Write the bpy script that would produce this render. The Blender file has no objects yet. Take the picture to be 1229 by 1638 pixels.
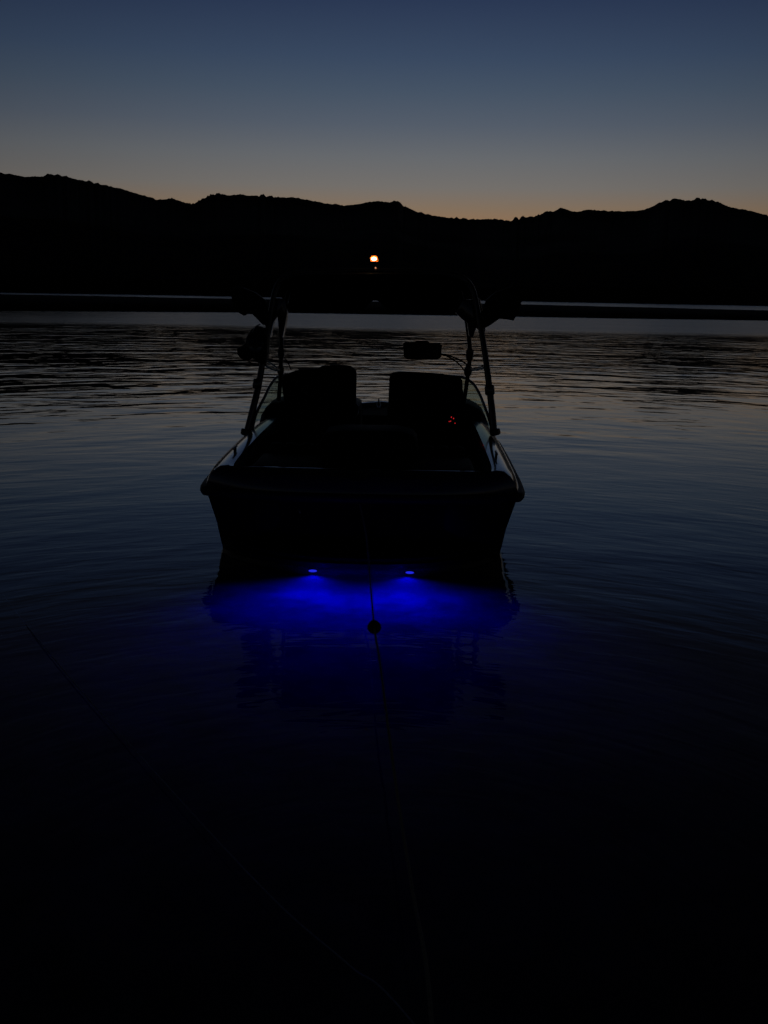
import bpy, bmesh, math, random
from mathutils import Vector, Matrix, noise
random.seed(4)
R = math.radians
sc = bpy.context.scene
col = sc.collection

# ------------------------------------------------------------------ camera
CAM_H, PITCH, ROLL, FPX = 2.12, R(11.8), R(1.0), 1650.0
fwd = Vector((0, math.cos(PITCH), -math.sin(PITCH)))
rt0 = Vector((1, 0, 0)); up0 = rt0.cross(fwd)
rt = rt0 * math.cos(ROLL) + up0 * math.sin(ROLL)
up = up0 * math.cos(ROLL) - rt0 * math.sin(ROLL)
cd = bpy.data.cameras.new('camera'); cam = bpy.data.objects.new('camera', cd); col.objects.link(cam)
cam.matrix_world = Matrix(((rt.x, up.x, -fwd.x, 0), (rt.y, up.y, -fwd.y, 0), (rt.z, up.z, -fwd.z, CAM_H), (0, 0, 0, 1)))
cd.sensor_fit = 'VERTICAL'; cd.sensor_height = 24
cd.angle = 2 * math.atan(819 / FPX)
cd.clip_start = 0.05; cd.clip_end = 20000
sc.camera = cam
CAM = Vector((0, 0, CAM_H))

def ray(px, py):
    return (fwd * FPX + rt * (px - 614.5) + up * (819 - py)).normalized()

# ------------------------------------------------------------------ view
sc.view_settings.view_transform = 'Standard'
sc.view_settings.look = 'None'
sc.view_settings.exposure = 0
sc.view_settings.gamma = 1
sc.cycles.max_bounces = 8
sc.cycles.transparent_max_bounces = 8
sc.cycles.sample_clamp_indirect = 2.0
sc.cycles.caustics_reflective = False
sc.cycles.caustics_refractive = True
sc.cycles.use_denoising = True

def s2l(c):
    return tuple(((v / 255) / 12.92 if v / 255 <= .04045 else ((v / 255 + .055) / 1.055) ** 2.4) for v in c)

# ------------------------------------------------------------------ dusk sky
w = bpy.data.worlds.new('World'); sc.world = w; w.use_nodes = True
nt = w.node_tree; N = nt.nodes; Lk = nt.links
N.clear()
def nd(tree, typ, **kw):
    n = tree.nodes.new(typ)
    for k, v in kw.items():
        if k.startswith('i_'):
            key = k[2:]
            n.inputs[int(key) if key.isdigit() else key.replace('_', ' ')].default_value = v
        else:
            setattr(n, k, v)
    return n
tc = nd(nt, 'ShaderNodeTexCoord')
nrm = nd(nt, 'ShaderNodeVectorMath', operation='NORMALIZE'); Lk.new(tc.outputs['Generated'], nrm.inputs[0])
sep = nd(nt, 'ShaderNodeSeparateXYZ'); Lk.new(nrm.outputs[0], sep.inputs[0])
mx = nd(nt, 'ShaderNodeMath', operation='MAXIMUM', i_1=0.0); Lk.new(sep.outputs['Z'], mx.inputs[0])
sq = nd(nt, 'ShaderNodeMath', operation='SQRT'); Lk.new(mx.outputs[0], sq.inputs[0])
ramp = nd(nt, 'ShaderNodeValToRGB'); Lk.new(sq.outputs[0], ramp.inputs[0])
stops = [(0.0, (160, 98, 50)), (3.4, (146, 109, 76)), (4.6, (130, 111, 92)), (5.7, (115, 111, 107)),
         (7.2, (102, 105, 109)), (8.8, (84, 93, 106)), (10.4, (70, 84, 102)), (12.0, (58, 74, 98)), (14.8, (43, 57, 85)),
         (18, (35, 40, 53)), (25, (22, 25, 32)), (35, (9, 11, 14)), (55, (6, 8, 10)), (90, (5, 7, 9))]
cr = ramp.color_ramp
while len(cr.elements) > 1: cr.elements.remove(cr.elements[-1])
for i, (e, c) in enumerate(stops):
    p = math.sqrt(math.sin(R(e)))
    el = cr.elements[0] if i == 0 else cr.elements.new(p)
    el.position = p; el.color = (*s2l(c), 1)
glow = ray(690, 340)
dp = nd(nt, 'ShaderNodeVectorMath', operation='DOT_PRODUCT'); Lk.new(nrm.outputs[0], dp.inputs[0]); dp.inputs[1].default_value = glow
m0 = nd(nt, 'ShaderNodeMath', operation='MAXIMUM', i_1=0.0); Lk.new(dp.outputs['Value'], m0.inputs[0])
pw = nd(nt, 'ShaderNodeMath', operation='POWER', i_1=6.0); Lk.new(m0.outputs[0], pw.inputs[0])
ma = nd(nt, 'ShaderNodeMath', operation='MULTIPLY_ADD', i_1=0.8, i_2=0.2); Lk.new(pw.outputs[0], ma.inputs[0])
sc_ = nd(nt, 'ShaderNodeVectorMath', operation='SCALE'); Lk.new(ramp.outputs[0], sc_.inputs[0]); Lk.new(ma.outputs[0], sc_.inputs['Scale'])
bg = nd(nt, 'ShaderNodeBackground', i_Strength=1.0); Lk.new(sc_.outputs[0], bg.inputs[0])
wo = nd(nt, 'ShaderNodeOutputWorld'); Lk.new(bg.outputs[0], wo.inputs[0])

# ------------------------------------------------------------------ helpers
def tag(o, label=None, cat=None, group=None, kind=None):
    if label: o['label'] = label
    if cat: o['category'] = cat
    if group: o['group'] = group
    if kind: o['kind'] = kind
    return o

def link(name, bm, mat, parent=None, smooth=True):
    me = bpy.data.meshes.new(name); bm.normal_update(); bm.to_mesh(me); bm.free()
    o = bpy.data.objects.new(name, me); col.objects.link(o)
    if mat: me.materials.append(mat)
    if smooth:
        me.shade_smooth()
        try: me.set_sharp_from_angle(angle=R(38))
        except Exception: pass
    if parent: o.parent = parent
    return o

def tube(bm, pts, r, seg=12, cap=True):
    pts = [Vector(p) for p in pts]
    rs = r if isinstance(r, (list, tuple)) else [r] * len(pts)
    prev = None; rings = []
    for i, p in enumerate(pts):
        t = (pts[min(i + 1, len(pts) - 1)] - pts[max(i - 1, 0)]).normalized()
        if prev is None:
            n = t.orthogonal().normalized()
        else:
            n = (prev - t * prev.dot(t)).normalized()
        prev = n; b = t.cross(n)
        rings.append([bm.verts.new(p + (n * math.cos(a) + b * math.sin(a)) * rs[i]) for a in [2 * math.pi * k / seg for k in range(seg)]])
    for a, b in zip(rings, rings[1:]):
        for k in range(seg):
            bm.faces.new((a[k], a[(k + 1) % seg], b[(k + 1) % seg], b[k]))
    if cap:
        bm.faces.new(rings[0][::-1]); bm.faces.new(rings[-1])

def spline(pts, n=8):
    pts = [Vector(p) for p in pts]; out = []
    for i in range(len(pts) - 1):
        p0 = pts[max(i - 1, 0)]; p1 = pts[i]; p2 = pts[i + 1]; p3 = pts[min(i + 2, len(pts) - 1)]
        for k in range(n):
            t = k / n
            out.append(.5 * ((2 * p1) + (p2 - p0) * t + (2 * p0 - 5 * p1 + 4 * p2 - p3) * t * t + (3 * p1 - p0 - 3 * p2 + p3) * t ** 3))
    out.append(pts[-1]); return out

def box(bm, c, s, bevel=0, seg=3, mat=None):
    r = bmesh.ops.create_cube(bm, size=1)
    vs = r['verts']
    for v in vs:
        v.co = Vector((v.co.x * s[0], v.co.y * s[1], v.co.z * s[2]))
        if mat: v.co = mat @ v.co
        v.co += Vector(c)
    if bevel:
        es = list({e for v in vs for e in v.link_edges})
        bmesh.ops.bevel(bm, geom=es, offset=bevel, segments=seg, profile=.5, affect='EDGES')

def prism(bm, pts, d, bevel=0.01, seg=3):
    """outline (list of Vectors) given the thickness vector d, edges rounded"""
    d = Vector(d)
    a = [bm.verts.new(p) for p in pts]; b = [bm.verts.new(Vector(p) + d) for p in pts]
    fs = [bm.faces.new(a), bm.faces.new(b[::-1])]
    n = len(pts)
    for i in range(n):
        fs.append(bm.faces.new((a[i], b[i], b[(i + 1) % n], a[(i + 1) % n])))
    bmesh.ops.recalc_face_normals(bm, faces=fs)
    if bevel:
        es = [e for f in fs[:2] for e in f.edges]
        bmesh.ops.bevel(bm, geom=list(set(es)), offset=bevel, segments=seg, profile=.5, affect='EDGES')

def lathe(bm, prof, c, axis='Z', seg=24):
    rings = []
    for r, h in prof:
        ring = []
        for k in range(seg):
            a = 2 * math.pi * k / seg
            v = Vector((r * math.cos(a), r * math.sin(a), h))
            if axis == 'Y': v = Vector((v.x, -v.z, v.y))
            ring.append(bm.verts.new(v + Vector(c)))
        rings.append(ring)
    for a, b in zip(rings, rings[1:]):
        for k in range(seg): bm.faces.new((a[k], a[(k + 1) % seg], b[(k + 1) % seg], b[k]))
    bm.faces.new(rings[0][::-1]); bm.faces.new(rings[-1])

# ------------------------------------------------------------------ materials
def pmat(name, base, rough=.5, metal=0, coat=0, noise_scale=0, noise_amt=.3, bump=0, emis=None, estr=0, spec=.5):
    m = bpy.data.materials.new(name); m.use_nodes = True
    t = m.node_tree; p = t.nodes['Principled BSDF']
    p.inputs['Base Color'].default_value = (*base, 1); p.inputs['Roughness'].default_value = rough
    p.inputs['Metallic'].default_value = metal; p.inputs['Coat Weight'].default_value = coat
    p.inputs['Coat Roughness'].default_value = .05
    p.inputs['Specular IOR Level'].default_value = spec
    if emis:
        p.inputs['Emission Color'].default_value = (*emis, 1); p.inputs['Emission Strength'].default_value = estr
    if noise_scale:
        co = nd(t, 'ShaderNodeTexCoord')
        ns = nd(t, 'ShaderNodeTexNoise', i_Scale=noise_scale, i_Detail=4.0); t.links.new(co.outputs['Object'], ns.inputs['Vector'])
        r = nd(t, 'ShaderNodeValToRGB')
        r.color_ramp.elements[0].color = (*[b * (1 - noise_amt) for b in base], 1); r.color_ramp.elements[0].position = .3
        r.color_ramp.elements[1].color = (*[min(1, b * (1 + noise_amt)) for b in base], 1); r.color_ramp.elements[1].position = .7
        t.links.new(ns.outputs[0], r.inputs[0]); t.links.new(r.outputs[0], p.inputs['Base Color'])
        mr = nd(t, 'ShaderNodeMapRange', i_3=max(.02, rough * .8), i_4=min(1, rough * 1.2)); t.links.new(ns.outputs[0], mr.inputs[0])
        t.links.new(mr.outputs[0], p.inputs['Roughness'])
        if bump:
            b = nd(t, 'ShaderNodeBump', i_Strength=1.0, i_Distance=bump); t.links.new(ns.outputs[0], b.inputs['Height'])
            t.links.new(b.outputs[0], p.inputs['Normal'])
    return m

M = dict(
    gel=pmat('black_gelcoat', (.007, .007, .007), .18, coat=.3, noise_scale=3, noise_amt=.2, spec=.35),
    deck=pmat('deck_gelcoat', (.024, .026, .032), .18, coat=.7, noise_scale=4, noise_amt=.15),
    rail=pmat('rub_rail_vinyl', (.012, .012, .013), .55, noise_scale=20, noise_amt=.2, spec=.15),
    vinyl=pmat('seat_vinyl', (.006, .006, .0065), .65, noise_scale=30, noise_amt=.3, bump=.001, spec=.10),
    canvas=pmat('black_canvas', (.006, .006, .007), .9, noise_scale=60, noise_amt=.3, bump=.002, spec=.1),
    tower=pmat('black_powder_coat', (.012, .012, .014), .24, coat=.6, noise_scale=50, noise_amt=.2, spec=.5),
    chrome=pmat('stainless', (.4, .4, .42), .2, metal=1, noise_scale=30, noise_amt=.1),
    plastic=pmat('black_plastic', (.008, .008, .009), .55, noise_scale=40, noise_amt=.2, spec=.12),
    pad=pmat('platform_foam', (.012, .012, .012), .9, noise_scale=80, noise_amt=.3, bump=.002, spec=.1),
    rope=pmat('tow_rope', (.24, .22, .18), .8, noise_scale=120, noise_amt=.4, spec=.2),
    rope2=pmat('blue_rope', (.28, .33, .46), .7, noise_scale=120, noise_amt=.4, spec=.2),
    ball=pmat('float_foam', (.02, .022, .02), .6, noise_scale=30, noise_amt=.3, bump=.002, spec=.2),
    rock=None)

def rock(name, c1, c2, scale, bump):
    m = pmat(name, c1, .95, spec=.05); t = m.node_tree; p = t.nodes['Principled BSDF']
    co = nd(t, 'ShaderNodeTexCoord')
    ns = nd(t, 'ShaderNodeTexNoise', i_Scale=scale, i_Detail=8.0, i_Roughness=.65); t.links.new(co.outputs['Object'], ns.inputs['Vector'])
    r = nd(t, 'ShaderNodeValToRGB'); r.color_ramp.elements[0].color = (*c1, 1); r.color_ramp.elements[1].color = (*c2, 1)
    r.color_ramp.elements[0].position = .35; r.color_ramp.elements[1].position = .65
    t.links.new(ns.outputs[0], r.inputs[0]); t.links.new(r.outputs[0], p.inputs['Base Color'])
    b = nd(t, 'ShaderNodeBump', i_Strength=.8, i_Distance=bump); t.links.new(ns.outputs[0], b.inputs['Height']); t.links.new(b.outputs[0], p.inputs['Normal'])
    return m
M['hill'] = rock('desert_rock', (.018, .015, .013), (.032, .027, .023), .012, 12)
M['spit'] = rock('spit_gravel', (.012, .010, .009), (.022, .019, .016), .6, .1)
M['bed'] = rock('lake_silt', (.032, .032, .03), (.11, .11, .10), 3.2, .02)

def emitter(name, c, s):
    m = bpy.data.materials.new(name); m.use_nodes = True; t = m.node_tree; t.nodes.clear()
    e = nd(t, 'ShaderNodeEmission', i_Strength=s); e.inputs[0].default_value = (*c, 1)
    o = nd(t, 'ShaderNodeOutputMaterial'); t.links.new(e.outputs[0], o.inputs[0]); return m
M['bulb'] = emitter('lit_bulb', (1, .70, .36), 22)
M['blue'] = emitter('blue_led', (.02, .03, 1), 1.0)
M['red'] = emitter('red_led', (1, .03, .04), .55)

def lens_mat():
    m = bpy.data.materials.new('halo_lens'); m.use_nodes = True; t = m.node_tree; t.nodes.clear()
    a = nd(t, 'ShaderNodeBsdfTransparent'); a.inputs[0].default_value = (1, .85, .7, 1)
    b = nd(t, 'ShaderNodeBsdfTranslucent'); b.inputs[0].default_value = (.45, .09, .012, 1)  # orange tint put in to make the halo round the bulb
    x = nd(t, 'ShaderNodeMixShader', i_0=.45); t.links.new(a.outputs[0], x.inputs[1]); t.links.new(b.outputs[0], x.inputs[2])
    o = nd(t, 'ShaderNodeOutputMaterial'); t.links.new(x.outputs[0], o.inputs[0]); return m
M['lens'] = lens_mat()

def glass_mat():
    m = bpy.data.materials.new('smoked_acrylic'); m.use_nodes = True; t = m.node_tree; t.nodes.clear()
    a = nd(t, 'ShaderNodeBsdfTransparent'); a.inputs[0].default_value = (.72, .80, .76, 1)
    g = nd(t, 'ShaderNodeBsdfGlossy', i_Roughness=.05); g.inputs[0].default_value = (.9, .9, .9, 1)
    x = nd(t, 'ShaderNodeMixShader', i_0=.05); t.links.new(a.outputs[0], x.inputs[1]); t.links.new(g.outputs[0], x.inputs[2])
    o = nd(t, 'ShaderNodeOutputMaterial'); t.links.new(x.outputs[0], o.inputs[0]); return m
M['glass'] = glass_mat()

def water_mat():
    m = bpy.data.materials.new('lake_water'); m.use_nodes = True; t = m.node_tree; t.nodes.clear(); lk = t.links.new
    co = nd(t, 'ShaderNodeTexCoord')
    sx = nd(t, 'ShaderNodeSeparateXYZ'); lk(co.outputs['Object'], sx.inputs[0])
    # wavelets spread in wide arcs round the mooring: second coordinate is the distance from it
    of = nd(t, 'ShaderNodeVectorMath', operation='SUBTRACT'); lk(co.outputs['Object'], of.inputs[0]); of.inputs[1].default_value = (0, 3, 0)
    ln = nd(t, 'ShaderNodeVectorMath', operation='LENGTH'); lk(of.outputs[0], ln.inputs[0])
    cb = nd(t, 'ShaderNodeCombineXYZ'); lk(sx.outputs['X'], cb.inputs[0]); lk(ln.outputs['Value'], cb.inputs[1])
    def layer(scale, rot, sy, seed, detail, rough=.5):
        mp = nd(t, 'ShaderNodeMapping'); mp.inputs['Rotation'].default_value = (0, 0, R(rot)); mp.inputs['Scale'].default_value = (sy[0], sy[1], 1)
        mp.inputs['Location'].default_value = (seed, seed * .7, 0)
        lk(cb.outputs[0], mp.inputs[0])
        n = nd(t, 'ShaderNodeTexNoise', i_Scale=scale, i_Detail=detail, i_Roughness=rough, i_Distortion=.35); lk(mp.outputs[0], n.inputs['Vector'])
        return n.outputs[0]
    def math_(op, a, b):
        n = nd(t, 'ShaderNodeMath', operation=op)
        for i, v in enumerate((a, b)):
            if isinstance(v, (int, float)): n.inputs[i].default_value = v
            else: lk(v, n.inputs[i])
        return n.outputs[0]
    def mrange(v, a, b, c, d, smooth=True):
        n = nd(t, 'ShaderNodeMapRange'); 
        if smooth: n.interpolation_type = 'SMOOTHSTEP'
        lk(v, n.inputs[0])
        for i, q in enumerate((a, b, c, d)): n.inputs[i + 1].default_value = q
        return n.outputs[0]
    # distance over the lake, its borders made uneven by a slow noise
    wob = layer(.03, 0, (1, .5), 3, 2)
    yy = math_('ADD', sx.outputs['Y'], math_('MULTIPLY', math_('SUBTRACT', wob, .5), 14))
    swell = layer(1, 0, (.46, .66), 11, 2.5, .5)       # long crests, about 1.6 m apart
    chop = layer(1, -3, (1.05, 2.4), 5, 2, .5)        # shorter wavelets
    fine = layer(1, 10, (2.2, 7.5), 7, 2, .5)          # fine ripples
    patch = layer(.09, 0, (1, 1.2), 21, 3)
    # wave height in metres for each layer, by breeze zone
    a1 = math_('MULTIPLY', mrange(yy, 8, 31, .010, .050), mrange(patch, .36, .64, .68, 1.32))
    a2 = math_('MULTIPLY', mrange(yy, 8, 36, .0034, .011), mrange(patch, .36, .64, .68, 1.32))
    h = math_('ADD', math_('MULTIPLY', swell, a1), math_('MULTIPLY', chop, a2))
    h = math_('ADD', h, math_('MULTIPLY', fine, mrange(yy, 4, 20, .0024, .0005)))
    bp = nd(t, 'ShaderNodeBump', i_Strength=1.0, i_Distance=1.0); lk(h, bp.inputs['Height'])
    band = math_('MULTIPLY', mrange(yy, 60, 78, 0, 1), mrange(sx.outputs['X'], -46, -6, .15, 1))
    band = math_('MAXIMUM', band, mrange(yy, 180, 300, 0, 1))
    rough = math_('ADD', math_('MULTIPLY', band, .18), mrange(yy, 12, 60, .015, .05))
    g = nd(t, 'ShaderNodeBsdfGlass', i_IOR=1.333); lk(rough, g.inputs['Roughness']); lk(bp.outputs[0], g.inputs['Normal'])
    g.inputs[0].default_value = (.97, .965, .97, 1)
    o = nd(t, 'ShaderNodeOutputMaterial'); lk(g.outputs[0], o.inputs[0])
    vs_ = nd(t, 'ShaderNodeVolumeScatter', i_Density=.06, i_Anisotropy=.25); vs_.inputs[0].default_value = (.75, .9, 1, 1)
    va = nd(t, 'ShaderNodeVolumeAbsorption', i_Density=.6); va.inputs[0].default_value = (.1, .2, .25, 1)
    ad = nd(t, 'ShaderNodeAddShader'); lk(vs_.outputs[0], ad.inputs[0]); lk(va.outputs[0], ad.inputs[1]); lk(ad.outputs[0], o.inputs['Volume'])
    return m
M['water'] = water_mat()

# ------------------------------------------------------------------ setting: hills, water, lake bed, spit
def interp(x, xs, ys):
    if x <= xs[0]: return ys[0]
    for i in range(1, len(xs)):
        if x <= xs[i]:
            f = (x - xs[i - 1]) / (xs[i] - xs[i - 1]); return ys[i - 1] + f * (ys[i] - ys[i - 1])
    return ys[-1]

ridge_px = [(0, 275), (20, 278), (45, 282), (70, 281), (75, 277), (100, 281), (140, 289), (170, 296), (195, 300), (210, 306), (232, 312),
            (252, 319), (275, 316), (292, 321), (305, 325), (318, 320), (335, 311), (350, 309), (365, 312), (390, 312), (430, 316), (475, 319),
            (515, 325), (550, 330), (570, 328), (590, 324), (605, 321), (620, 323), (637, 321), (645, 328), (665, 337), (690, 343), (720, 346),
            (760, 348), (790, 348), (818, 351), (835, 346), (860, 343), (870, 338), (885, 337), (897, 332), (910, 336), (922, 339), (938, 335), (955, 336),
            (975, 338), (1000, 339), (1030, 337), (1045, 331), (1060, 323), (1080, 319), (1095, 321), (1120, 318), (1148, 324), (1170, 333), (1200, 338), (1229, 346)]
az = []; el = []
for px, py in ridge_px:
    d = ray(px, py); az.append(math.degrees(math.atan2(d.x, d.y))); el.append(math.degrees(math.asin(d.z)))
def ridge_el(a):
    if az[0] <= a <= az[-1]:
        e = interp(a, az, el)
        m_ = max(0, min(1, .5 + 1.6 * noise.noise(Vector((a * .35, 9, 0)))))
        return e + .05 * noise.noise(Vector((a * 2.2, 1, 0))) + m_ * (.30 * abs(noise.noise(Vector((a * 2.6, 4, 0)))) + .12 * abs(noise.noise(Vector((a * 6.5, 4, 0)))) - .08) + .02 * noise.noise(Vector((a * 9, 6, 0)))
    e0 = el[0] if a < az[0] else el[-1]
    t = min(1, min(abs(a - az[0]), abs(a - az[-1])) / 25)
    far = 4.6 + 1.6 * noise.noise(Vector((math.cos(R(a)) * 2.3, math.sin(R(a)) * 2.3, 2)))
    return e0 * (1 - t) + far * t + .25 * noise.noise(Vector((a * .35, 2, 0))) + .1 * noise.noise(Vector((a * 1.4, 7, 0)))

bm = bmesh.new()
fr = [0, .01, .03, .06, .1, .15, .21, .28, .36, .44, .52, .6, .68, .76, .84, .92, 1.0, 1.08, 1.2, 1.4]
rows = []
NA = 2600
R0, R1 = 900, 2600
for i in range(NA):
    # finer steps inside the view
    u = i / NA * 2 - 1
    a = 180 * (0.28 * u + 0.72 * u ** 3)
    e = ridge_el(a); ca, sa = math.cos(R(a)), math.sin(R(a))
    r0 = R0 + 60 * noise.noise(Vector((ca * 6, sa * 6, 0)))
    ro = []
    for f in fr:
        r = r0 + (R1 - R0) * f
        top = CAM_H + (R0 + (R1 - R0)) * math.tan(R(e)) 
        g = min(f, 1)
        prof = g ** .8 if f <= 1 else 1 - (f - 1) * 1.3
        h = top * prof
        if 0 < f < 1:
            q = noise.fractal(Vector((sa * r * .0022, ca * r * .0022, 3.3)), 1, 2, 6)
            h *= 1 + q * .28 * math.sin(math.pi * g) ** .6
            h = min(h, (CAM_H + r * math.tan(R(e)) * (.55 + .42 * g)))
        if f == 0: h = -3
        if f == .01: h = .8
        ro.append(bm.verts.new((sa * r, ca * r, h)))
    rows.append(ro)
for i in range(NA):
    a, b = rows[i], rows[(i + 1) % NA]
    for j in range(len(fr) - 1): bm.faces.new((a[j], a[j + 1], b[j + 1], b[j]))
tag(link('hills', bm, M['hill'], smooth=False), kind='structure')

bm = bmesh.new()
seg = 96; c = bm.verts.new((0, 0, 0)); prev = None; rr = []
ringv = [[bm.verts.new((math.sin(2 * math.pi * k / seg) * r, math.cos(2 * math.pi * k / seg) * r, 0)) for k in range(seg)] for r in (20, 150, 1100)]
for k in range(seg):
    bm.faces.new((c, ringv[0][(k + 1) % seg], ringv[0][k]))
    for a, b in zip(ringv, ringv[1:]): bm.faces.new((a[k], a[(k + 1) % seg], b[(k + 1) % seg], b[k]))
wo_ = tag(link('water', bm, M['water'], smooth=False), kind='structure')

def bed_z(x, y):
    yy = y + .15 * math.sin(x * .6)
    z = interp(yy, [-30, -3, 1.2, 2.2, 4, 6, 8.4, 12, 20, 60, 1500], [4, .9, .12, -.1, -.34, -.46, -.54, -.9, -2.2, -6, -30])
    return z + .015 * noise.noise(Vector((x * .8, y * .8, 0)))
bm = bmesh.new()
xs = sorted(set([-1500, -400, -100, -40, -20] + [-12 + .4 * i for i in range(61)] + [20, 40, 100, 400, 1500]))
ys = sorted(set([-1500, -200, -30, -12, -6] + [-4 + .35 * i for i in range(50)] + [15, 18, 24, 40, 60, 100, 300, 1500]))
g = [[bm.verts.new((x, y, bed_z(x, y) if y > -40 else 4)) for x in xs] for y in ys]
for j in range(len(ys) - 1):
    for i in range(len(xs) - 1): bm.faces.new((g[j][i], g[j][i + 1], g[j + 1][i + 1], g[j + 1][i]))
tag(link('lake_bed', bm, M['bed']), kind='structure')

# low dark spit between the near bay and the open lake
bm = bmesh.new(); rows = []
for i in range(241):
    x = -150 + 300 * i / 240
    # near water's edge and crest height follow the shoreline across the view
    px = 614 + x / 130 * 1650
    near = interp(px, [-1200, 0, 450, 830, 1229, 2400], [94, 106, 128, 128, 131, 120]) + 1.5 * noise.noise(Vector((x * .05, 0, 0)))
    hc = interp(px, [-1200, 0, 300, 600, 830, 1229, 2400], [1.7, 1.62, 1.50, 1.42, 1.40, 1.15, 1.0]) + .03 * noise.noise(Vector((x * .12, 5, 0))) + .02 * noise.noise(Vector((x * .6, 5, 0)))
    ro = []
    for f, hh in ((-.4, -.6), (0, -.03), (.05, .25), (.2, .55), (.45, .8), (.75, .96), (1, 1), (1.3, .8), (1.8, .3), (2.2, -.5)):
        yq = near + 18 * f
        ro.append(bm.verts.new((x, yq, hh * hc + (.04 * noise.noise(Vector((x * .7, yq * .7, 1))) if 0 < f < .9 else 0))))
    rows.append(ro)
for a, b in zip(rows, rows[1:]):
    for j in range(len(a) - 1): bm.faces.new((a[j], b[j], b[j + 1], a[j + 1]))
tag(link('sand_spit', bm, M['spit']), kind='structure')

# ------------------------------------------------------------------ the boat
boat = bpy.data.objects.new('motor_boat', None); col.objects.link(boat)
BX, BY, BR = -.192, 8.5, R(-1.3)
boat.location = (BX, BY, 0); boat.rotation_euler = (0, 0, BR)
tag(boat, 'dark motor boat with a lit lamp on its tower, stern facing, over glowing blue water', 'boat')
boatM = Matrix.Translation((BX, BY, 0)) @ Matrix.Rotation(BR, 4, 'Z'); boatI = boatM.inverted()
def at(px, py, yl):
    """point of the boat, in its own coordinates, at length yl from the transom on the sight line of a measured pixel"""
    o = boatI @ CAM; d = boatI.to_3x3() @ ray(px, py)
    k = (yl - o.y) / d.y
    return o + d * k

def half(W, y, L, p=2.3):
    f = 1 - .028 * math.exp(-y / .14)
    if y > 2.6: f *= max(0, 1 - ((y - 2.6) / (L - 2.6)) ** p)
    return W * f
def zadd(y): return .055 * math.sin(math.pi * min(max(y, 0) / 5.2, 1.2))
def uloop(W, z, b, L, rocker=0, zrise=True, y0=0, n=30, nc=24):
    out = []
    ys = [y0 + (L - y0) * (1 - (k / n)) for k in range(n + 1)]
    ys = sorted({*ys, y0 + .05, y0 + .12, y0 + .25}, reverse=True)
    def Z(y): return z + (zadd(y) if zrise else 0) + rocker * max(0, y / 6.3) ** 3
    for y in ys: out.append(Vector((-half(W, y - y0 if y < 1 else y, L), y, Z(y))))
    w0 = half(W, 0, L)
    for k in range(1, nc):
        t = -1 + 2 * k / nc
        out.append(Vector((w0 * t, y0 - b * (1 - abs(t) ** 2.6), Z(y0))))
    for y in ys[::-1]: out.append(Vector((half(W, y - y0 if y < 1 else y, L), y, Z(y))))
    return out
def loft(bm, loops, closed=False):
    vs = [[bm.verts.new(p) for p in l] for l in loops]
    for a, b in zip(vs, vs[1:]):
        for k in range(len(a) - 1): bm.faces.new((a[k], a[k + 1], b[k + 1], b[k]))
    return vs

bm = bmesh.new()
hull_rows = [(.03, -.44, .50, 4.9, .42), (.45, -.395, .52, 5.1, .38), (1.02, -.31, .55, 5.3, .35), (1.13, -.26, .57, 5.4, .3), (1.205, -.02, .60, 5.6, .1), (1.215, .045, .60, 5.7, .08),
             (1.22, .05, .12, 5.7, .08), (1.255, .22, .13, 5.9, .03), (1.33, .455, .20, 6.2, 0), (1.345, .475, .22, 6.25, 0)]
loft(bm, [uloop(W, z, b, L, rk, z > .2) for W, z, b, L, rk in hull_rows])
bmesh.ops.remove_doubles(bm, verts=bm.verts, dist=.0005)
hull = link('hull', bm, M['gel'], boat)

bm = bmesh.new()
tube(bm, uloop(1.355, .497, .225, 6.28), .042, 12)
link('rub_rail', bm, M['rail'], boat)

bm = bmesh.new()
deck_rows = [(1.345, .52, .22, 6.25, 0), (1.34, .56, .215, 6.22, 0), (1.315, .62, .19, 6.18, 0), (1.275, .672, .15, 6.12, 0), (1.215, .704, .07, 6.05, 0), (1.15, .712, -.0, 5.98, 0),
             (1.105, .702, -.06, 5.93, 0), (1.085, .675, -.085, 5.90, 0)]
loft(bm, [uloop(W, z, b, L, rk) for W, z, b, L, rk in deck_rows])
bmesh.ops.remove_doubles(bm, verts=bm.verts, dist=.0005)
link('deck', bm, M['deck'], boat)

bm = bmesh.new()
vs = loft(bm, [uloop(1.083, .673, -.087, 5.89), uloop(1.06, .655, -.11, 5.85), uloop(1.04, .60, -.12, 5.8), uloop(1.02, .42, -.12, 5.6), uloop(.98, .22, -.14, 5.4)])
bm.faces.new(vs[-1])
link('cockpit_liner', bm, M['vinyl'], boat)

bm = bmesh.new()   # swim platform pad: flat board with the curve of the stern
out = [Vector((1.08 * t, -.56 * (1 - abs(t) ** 2.6) - .02, .052)) for t in [k / 20 * 2 - 1 for k in range(21)]]
out = [Vector((-1.08, -.03, .052))] + out[1:-1] + [Vector((1.08, -.03, .052))]
prism(bm, out, (0, 0, .035), .008)
link('swim_platform', bm, M['pad'], boat)

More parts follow.
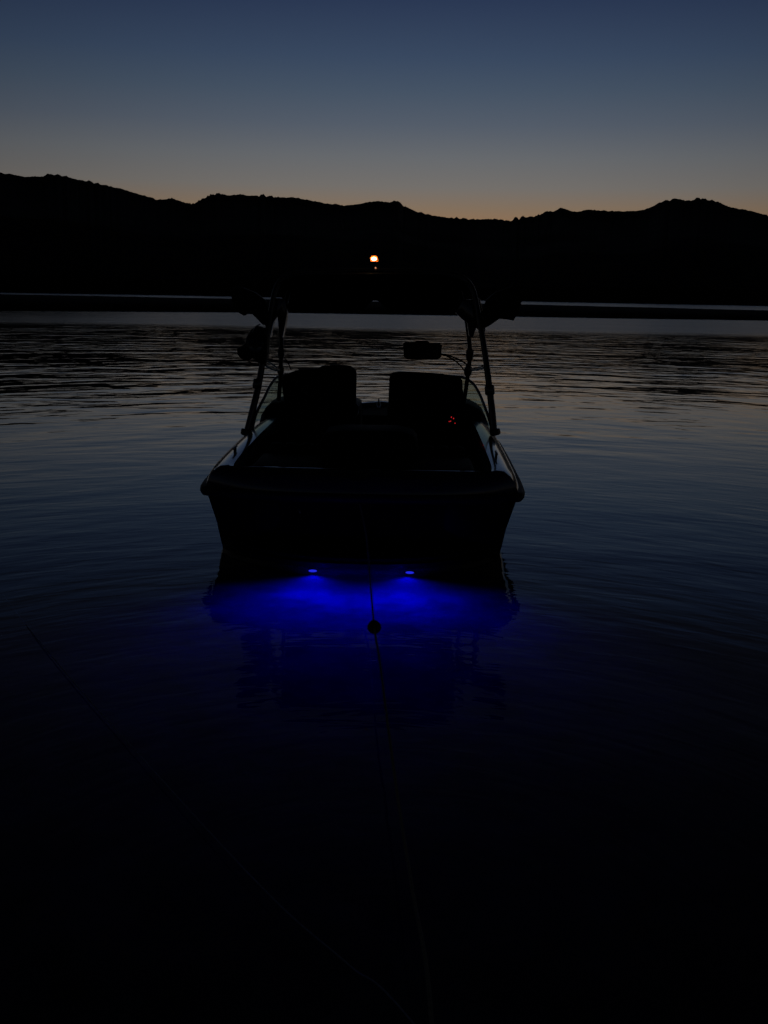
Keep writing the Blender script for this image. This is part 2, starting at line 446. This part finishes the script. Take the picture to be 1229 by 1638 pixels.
# sun pad and rear seat
bm = bmesh.new()
for sx_ in (-1, 1):
    box(bm, (sx_ * .49, .50, .635), (.95, .76, .12), .05, 4)
link('sun_pad', bm, M['vinyl'], boat)
bm = bmesh.new()
for k in range(13):
    box(bm, (-.84 + .14 * k, 1.02, .60), (.136, .16, .34), .04, 3)
rs = link('rear_seat', bm, M['vinyl'], boat)
bm = bmesh.new(); box(bm, (0, 1.34, .42), (1.75, .52, .16), .05, 4); link('seat_cushion', bm, M['vinyl'], rs)
bm = bmesh.new()   # upholstered walkway hatch standing a little proud in the middle
p = [at(514, 742, .62), at(512, 705, .62), at(520, 693, .62), at(545, 689, .62), at(636, 690, .62), at(660, 696, .62), at(668, 706, .62), at(670, 742, .62)]
prism(bm, p, (0, .5, 0), .03, 4); link('walkway_hatch', bm, M['vinyl'], boat)

# the two helm seats
def seat(pts, yl):
    bm = bmesh.new(); prism(bm, [at(x, y, yl) for x, y in pts], (0, .15, -.0), .035, 4)
    s = link('captain_seat', bm, M['vinyl'], boat)
    c = sum((at(x, y, yl) for x, y in pts), Vector()) / len(pts)
    bm = bmesh.new(); box(bm, (c.x, yl + .38, .62), (.66, .52, .18), .06, 4); link('seat_cushion', bm, M['vinyl'], s)
    bm = bmesh.new(); lathe(bm, [(.11, .24), (.05, .27), (.045, .54), (.12, .56)], (c.x, yl + .38, 0)); link('pedestal', bm, M['tower'], s)
    return s
seat([(457, 700), (461, 670), (456, 655), (450, 615), (450, 604), (462, 597), (478, 592), (508, 590), (514, 586), (540, 584), (560, 586), (569, 592), (570, 602), (569, 645), (566, 668), (560, 700)], 2.75)
seat([(628, 700), (623, 664), (621, 650), (623, 606), (627, 597), (640, 595), (668, 596), (700, 598), (722, 601), (735, 603), (740, 609), (741, 625), (743, 650), (746, 670), (742, 700)], 2.75)
bm = bmesh.new()
tube(bm, spline([at(570, 646, 2.9), at(574, 652, 2.87), at(572, 664, 2.85), at(566, 672, 2.85)]), .006, 8)
tube(bm, spline([at(567, 648, 2.92), at(563, 666, 2.86)]), .006, 8)
link('grab_handle', bm, M['chrome'], boat)

# dash consoles, bow deck
bm = bmesh.new()
prism(bm, [at(x, y, 3.5) for x, y in [(414, 715), (414, 680), (418, 664), (426, 651), (436, 645), (456, 642.5), (490, 642), (560, 643), (575, 650), (577, 715)]], (0, .6, .02), .02, 3)
prism(bm, [at(x, y, 3.5) for x, y in [(618, 715), (620, 652), (632, 645), (700, 645), (744, 645), (757, 650), (768, 656), (776, 664), (782, 680), (782, 715)]], (0, .6, .02), .02, 3)
link('dashboard', bm, M['plastic'], boat)
bm = bmesh.new()
ou = []
for k in range(13):
    y = 4.6 + (5.95 - 4.6) * k / 12; ou.append(Vector((-half(1.02, y, 5.9), y, .60)))
ou = ou + [Vector((-v.x, v.y, v.z)) for v in ou[-2::-1]]
prism(bm, ou, (0, 0, .035), .01); link('bow_deck', bm, M['canvas'], boat)
bm = bmesh.new()
q = at(606, 646, 5.6)
lathe(bm, [(.035, q.z - .05), (.03, q.z), (.012, q.z + .02), (.012, q.z + .05), (.004, q.z + .075)], (q.x, 5.6, 0), seg=14)
link('bow_light', bm, M['chrome'], boat)

# windshield: wraparound on both sides with an open middle
topL = [(404, 686, 2.05), (409, 665, 2.35), (415, 651, 2.55), (424, 634, 2.8), (433, 616, 3.1), (446, 602, 3.4), (470, 599, 3.65), (520, 599, 3.75), (566, 602, 3.8)]
topR = [(787, 686, 2.05), (782, 668, 2.3), (777, 654, 2.5), (770, 636, 2.8), (763, 622, 3.0), (754, 611, 3.2), (736, 603, 3.5), (680, 600, 3.75), (624, 602, 3.8)]
for tp in (topL, topR):
    T = spline([at(*q) for q in tp], 5)
    n = len(T); s_ = -1 if tp is topL else 1
    bm = bmesh.new()
    Bv = []
    for i, v in enumerate(T):
        f = i / (n - 1)
        zb = .72 + zadd(v.y)
        bx = v.x + s_ * .03 + 0; Bv.append(Vector((bx, v.y + (v.z - zb) * .25, min(zb, v.z - .005))))
    a = [bm.verts.new(v) for v in T]; b = [bm.verts.new(v) for v in Bv]
    for i in range(n - 1): bm.faces.new((a[i], a[i + 1], b[i + 1], b[i]))
    g_ = link('windshield', bm, M['glass'], boat)
    so = g_.modifiers.new('thick', 'SOLIDIFY'); so.thickness = .005
    bm = bmesh.new(); tube(bm, T, .016, 10); link('frame', bm, M['tower'], g_)

# tower
def tower_part(name, segs, mat='tower', parent=boat, n=8):
    bm = bmesh.new()
    for pts, r in segs:
        P = spline(pts, n); 
        rr = r if not isinstance(r, tuple) else [r[0] + (r[1] - r[0]) * i / (len(P) - 1) for i in range(len(P))]
        tube(bm, P, rr, 14)
    return link(name, bm, M[mat], parent)
hoop = [at(396, 690, 1.95), at(406, 650, 2.0), at(414, 615, 2.06), at(421, 575, 2.12), at(427, 535, 2.18), at(433, 500, 2.25), at(440, 466, 2.3), at(452, 446, 2.33), at(475, 437, 2.35), at(530, 434, 2.35),
        at(600, 433, 2.35), at(670, 434, 2.35), at(715, 437, 2.35), at(742, 445, 2.33), at(757, 464, 2.3), at(765, 500, 2.25), at(772, 540, 2.18), at(778, 580, 2.12), at(783, 620, 2.06), at(787, 655, 2.0), at(790, 690, 1.95)]
P = spline(hoop, 6)
rr = [.037 - .011 * min(1, min(i, len(P) - 1 - i) / (len(P) * .28)) ** 1 for i in range(len(P))]
bm = bmesh.new(); tube(bm, P, rr, 16); tw = link('tower_frame', bm, M['tower'], boat)
tower_part('tower_leg', [([at(446, 640, 3.3), at(449, 600, 3.22), at(450, 560, 3.1), at(451, 530, 2.95), at(456, 492, 2.75), at(462, 465, 2.6)], .024)])
tower_part('tower_leg', [([at(742, 645, 3.3), at(748, 605, 3.22), at(752, 565, 3.1), at(749, 530, 2.95), at(743, 492, 2.75), at(736, 465, 2.6)], .024)])
for a_, b_, r in ((at(783, 616, 2.06), at(784, 632, 2.04), .050), (at(413, 606, 2.07), at(411, 622, 2.05), .048), (at(395, 686, 1.95), at(393, 696, 1.95), .055), (at(791, 686, 1.95), at(793, 696, 1.95), .055)):
    bm = bmesh.new(); tube(bm, [a_, a_.lerp(b_, .15), a_.lerp(b_, .85), b_], [r * .8, r, r, r * .8], 14)
    link('leg_collar', bm, M['tower'], tw)
for a_, b_, r in ((at(752, 558, 3.08), at(751, 576, 3.14), .042), (at(450, 556, 3.08), at(450, 572, 3.14), .038), (at(750, 586, 3.15), at(748, 600, 3.2), .045), (at(449, 586, 3.15), at(449, 598, 3.2), .038)):
    bm = bmesh.new(); tube(bm, [a_, a_.lerp(b_, .2), a_.lerp(b_, .8), b_], [r * .7, r, r, r * .7], 14)
    link('leg_clamp', bm, M['tower'], tw)
tower_part('cross_brace', [([at(750, 592, 3.17), at(763, 590, 2.7), at(776, 587, 2.12)], .019)], parent=tw)
tower_part('cross_brace', [([at(449, 592, 3.17), at(436, 590, 2.7), at(424, 583, 2.12)], .017)], parent=tw)
# gusset plates where the legs meet
for pts in ([(729, 500), (740, 480), (768, 478), (777, 520), (776, 538), (768, 530), (762, 524), (757, 540), (751, 538), (748, 517), (738, 509)],
            [(459, 500), (457, 478), (436, 476), (424, 520), (426, 540), (432, 540), (437, 515), (444, 505), (447, 540), (452, 540), (457, 515)]):
    bm = bmesh.new(); prism(bm, [at(x, y, 2.4) for x, y in pts], (0, .16, 0), .008, 2); link('gusset_plate', bm, M['tower'], tw)
# canvas canopy, stretched forward and down from the hoop
bm = bmesh.new()
nx, ny = 36, 10; grid = []
for j in range(ny + 1):
    v = j / ny; yl = 2.38 + 1.15 * v; row = []
    for i in range(nx + 1):
        u = i / nx
        tx = 447 + (750 - 447) * u; bx = 456 + (738 - 456) * u
        px = tx + (bx - tx) * v
        arch = max(0, 1 - abs(u - .5) * 2) ** .5 if 0 < u < 1 else 0
        edge = abs(2 * u - 1) ** 8
        ty = 438 + 14 * edge
        by = 497 - 16 * math.exp(-((u - .515) / .05) ** 4) + 1.5 * math.sin(u * 23)
        row.append(bm.verts.new(at(px, ty + (by - ty) * v ** .9, yl)))
    grid.append(row)
for yl, dz in ((2.22, .0), (2.05, -.006), (1.90, -.02)):   # aft overhang added to keep the tower lamp's reflection off the water
    grid.insert(0, [bm.verts.new((v.co.x * (1 - (2.38 - yl) * .12), yl, v.co.z + dz)) for v in (grid[0] if yl == 2.22 else base)])
    if yl == 2.22: base = grid[1]
for j in range(ny + 3):
    for i in range(nx): bm.faces.new((grid[j][i], grid[j][i + 1], grid[j + 1][i + 1], grid[j + 1][i]))
cn = link('canopy', bm, M['canvas'], boat)
so = cn.modifiers.new('thick', 'SOLIDIFY'); so.thickness = .012; so.offset = 0
bm = bmesh.new()
tube(bm, spline([at(457, 492, 3.5), at(520, 490, 3.5), at(580, 489, 3.5)]), .011, 8)
tube(bm, spline([at(628, 489, 3.5), at(680, 490, 3.5), at(737, 492, 3.5)]), .011, 8)
link('canopy_bow', bm, M['tower'], cn)

# board racks swung out on either side, speaker pod on the port leg
def rack(pts, yl, bar):
    bm = bmesh.new(); prism(bm, [at(x, y, yl) for x, y in pts], (0, .10, 0), .012, 3)
    r_ = link('board_rack', bm, M['plastic'], boat)
    bm = bmesh.new(); tube(bm, [at(*bar[0]), at(*bar[1])], .02, 10); link('rack_arm', bm, M['tower'], r_)
    return r_
rack([(774, 520), (772, 500), (778, 480), (792, 468), (820, 458), (838, 456), (840, 466), (834, 485), (829, 500), (822, 513), (811, 511), (799, 510), (785, 520), (776, 525)], 2.15, ((768, 505, 2.22), (800, 490, 2.2)))
rack([(427, 520), (428, 500), (424, 480), (408, 468), (388, 460), (372, 458), (369, 470), (372, 486), (378, 498), (390, 505), (396, 502), (404, 503), (413, 512), (421, 520)], 2.15, ((432, 505, 2.22), (404, 490, 2.2)))
bm = bmesh.new()
prism(bm, [at(x, y, 2.0) for x, y in [(402, 527), (412, 522), (422, 527), (427, 540), (427, 566), (424, 582), (412, 580), (404, 572), (396, 577), (386, 574), (380, 568), (379, 558), (386, 554), (393, 550), (395, 538)]], (0, .22, 0), .015, 3)
sp = link('tower_speaker', bm, M['plastic'], boat)
c_ = at(409, 552, 1.99)
bm = bmesh.new(); lathe(bm, [(.085, 0), (.085, .012), (.075, .018), (.07, .008), (.02, -.004)], c_, 'Y', 24); link('speaker_grille', bm, M['tower'], sp)
bm = bmesh.new()
tube(bm, spline([at(416, 519, 2.0), at(409, 523, 1.98), at(404, 531, 1.98)]), .006, 8); link('bracket', bm, M['chrome'], sp)

# rear-view mirror on its arms
bm = bmesh.new()
prism(bm, [at(x, y, 3.2) for x, y in [(646, 571), (645, 550), (649, 547), (664, 547), (668, 545), (684, 545), (688, 549), (704, 549), (707, 553), (706, 571), (701, 575), (686, 575), (668, 576), (652, 575)]], (0, .06, 0), .012, 3)
mi = link('rear_view_mirror', bm, M['plastic'], boat)
bm = bmesh.new()
tube(bm, spline([at(706, 566, 3.23), at(722, 570, 3.2), at(738, 577, 3.17), at(750, 585, 3.15)]), .009, 8)
tube(bm, spline([at(704, 566, 3.24), at(720, 572, 3.2), at(735, 583, 3.17), at(746, 597, 3.15)]), .008, 8)
link('mirror_arm', bm, M['tower'], mi)
bm = bmesh.new(); box(bm, at(676, 561, 3.192), (.34, .006, .12), .002, 1); link('mirror_face', bm, pmat('mirror_glass', (.2, .2, .2), .1, metal=1), mi)

# short port stay rods near the windshield corner
bm = bmesh.new()
tube(bm, spline([at(428, 578, 2.3), at(440, 586, 2.8), at(452, 596, 3.3)]), .010, 8)
tube(bm, spline([at(455, 572, 3.1), at(461, 580, 3.2), at(466, 592, 3.3)]), .007, 8)
link('stay_rod', bm, M['tower'], boat)

# all-round light on top of the tower
p0 = at(600, 432, 2.35); p1 = at(598.5, 414.5, 2.35)
bm = bmesh.new(); lathe(bm, [(.03, p0.z + .012), (.03, p0.z + .028), (.012, p0.z + .036), (.009, p1.z - .045), (.030, p1.z - .036), (.036, p1.z - .032), (.036, p1.z - .026), (.02, p1.z - .025)], (p1.x, p1.y, 0), seg=18)
nl = link('navigation_light', bm, M['plastic'], boat)
bm = bmesh.new(); bmesh.ops.create_uvsphere(bm, u_segments=20, v_segments=12, radius=1)
for v in bm.verts: v.co = Vector((v.co.x * .027, v.co.y * .027, v.co.z * .018)) + p1 + Vector((0, 0, .003))
link('bulb', bm, M['bulb'], nl)
bm = bmesh.new(); lathe(bm, [(.026, -.030), (.036, -.024), (.041, -.012), (.043, .003), (.040, .016), (.030, .028), (.016, .035), (.004, .037)], p1, seg=24)
link('lens', bm, M['lens'], nl)
bm = bmesh.new(); bmesh.ops.create_uvsphere(bm, u_segments=16, v_segments=10, radius=.0085, matrix=Matrix.Translation(at(601, 428.5, 2.31)))  # glowing bead added in place of the bulb's glint below the lamp
link('glint_bead', bm, emitter('glint_glow', (1, .42, .22), .55), nl)

# small red lamps of the switch panel
bm = bmesh.new(); box(bm, at(722, 672, 2.6), (.13, .05, .13), .01, 2)
box(bm, at(733, 670, 2.54), (.008, .14, .15), .002, 1); box(bm, at(722, 660, 2.56), (.13, .08, .008), .002, 1)
pn = link('switch_panel', bm, M['plastic'], boat)
for x, y, dx, dy in ((722.5, 666.5, -1, 3), (725.5, 668.5, 1, 3), (721.5, 673, -1.2, 2.5), (718.5, 675, 1, -2.5), (728.5, 677.5, -1, -2)):
    bm = bmesh.new(); tube(bm, [at(x, y, 2.572), at(x + dx * .6, y + dy * .6, 2.572)], .0038, 8); link('indicator_lamp', bm, M['red'], pn)

# stern fittings
bm = bmesh.new()
tube(bm, spline([Vector((-.52, -.14, .40)), Vector((-.50, -.17, .36)), Vector((-.50, -.145, .32))], 5), .008, 8)
link('stern_eye', bm, M['chrome'], boat)
bm = bmesh.new(); tube(bm, spline([Vector((-.03, -.19, .47)), Vector((0, -.235, .455)), Vector((.03, -.19, .47))], 5), .009, 8)
link('tow_eye', bm, M['chrome'], boat)
for s_ in (-1, 1):
    bm = bmesh.new()
    x = s_ * 1.17; z = .74
    tube(bm, [(x, .55, z + .03), (x, .60, z + .035), (x, .70, z + .035), (x, .75, z + .03)], [.008, .012, .012, .008], 10)
    tube(bm, [(x, .62, z - .03), (x, .62, z + .035)], .009, 8); tube(bm, [(x, .68, z - .03), (x, .68, z + .035)], .009, 8)
    link('cleat', bm, M['tower'], boat)

# underwater lights
for s_ in (-1, 1):
    x = s_ * .385 + .033; yq = -.6 * (1 - (abs(x) / 1.15) ** 2.6) - .004
    bm = bmesh.new(); lathe(bm, [(.044, -.02), (.044, .006), (.036, .012)], (x, yq, -.075), 'Y', 20)
    uw = link('underwater_light', bm, M['plastic'], boat)
    bm = bmesh.new(); lathe(bm, [(.034, .012), (.032, .022), (.015, .028)], (x, yq, -.075), 'Y', 20)
    link('lens', bm, M['blue'], uw)
    ld = bpy.data.lights.new('blue_lamp', 'SPOT'); ld.energy = 112; ld.color = (.00012, .00022, 1); ld.spot_size = R(166); ld.spot_blend = 1.0; ld.shadow_soft_size = .022
    lo = bpy.data.objects.new('blue_lamp', ld); col.objects.link(lo); lo.parent = uw
    lo.location = (x - s_ * .02, yq - .15, -.075); lo.rotation_euler = Vector((-s_ * .02, -.62, -.62)).to_track_quat('-Z', 'Y').to_euler()

# ------------------------------------------------------------------ ropes and float
def wpt(px, py, y):
    d = ray(px, py); return CAM + d * (y / d.y)
eye = boatM @ Vector((0, -.24, .45))
ballc = wpt(599, 1003, 5.8)
bm = bmesh.new()
path = spline([eye, wpt(586.5, 860, 7.4), wpt(592, 925, 6.75), ballc, wpt(608, 1060, 5.1), wpt(622, 1170, 4.35), wpt(640, 1300, 3.62), wpt(661, 1430, 3.05), wpt(688, 1600, 2.48), Vector((.15, 1.5, .16)), Vector((.2, .6, .3))], 10)
tube(bm, path, .0065, 8)
tag(link('mooring_rope', bm, M['rope']), 'thin pale rope running from the boat stern to the shore, threaded through a float', 'rope')
bm = bmesh.new(); bmesh.ops.create_uvsphere(bm, u_segments=28, v_segments=18, radius=.041, matrix=Matrix.Translation(ballc))
for v in bm.verts: v.co += (v.co - ballc).normalized() * .002 * noise.noise(v.co * 40)
tag(link('float_ball', bm, M['ball']), 'small dark round float threaded on the rope behind the boat', 'float')
bm = bmesh.new()
def wz(px, py, z):
    d = ray(px, py); return CAM + d * ((z - CAM_H) / d.z)
path = spline([wz(5, 955, -.03), wz(60, 1022, .008), wz(130, 1105, .015), wz(200, 1182, .02), wz(330, 1325, .03), wz(450, 1450, .04), wz(560, 1545, .06), wz(660, 1635, .08), Vector((.75, 1.2, .2))], 8)
tube(bm, path, .003, 6)
tag(link('anchor_line', bm, M['rope2']), 'faint thin blue line slanting over dark water at lower left', 'rope')
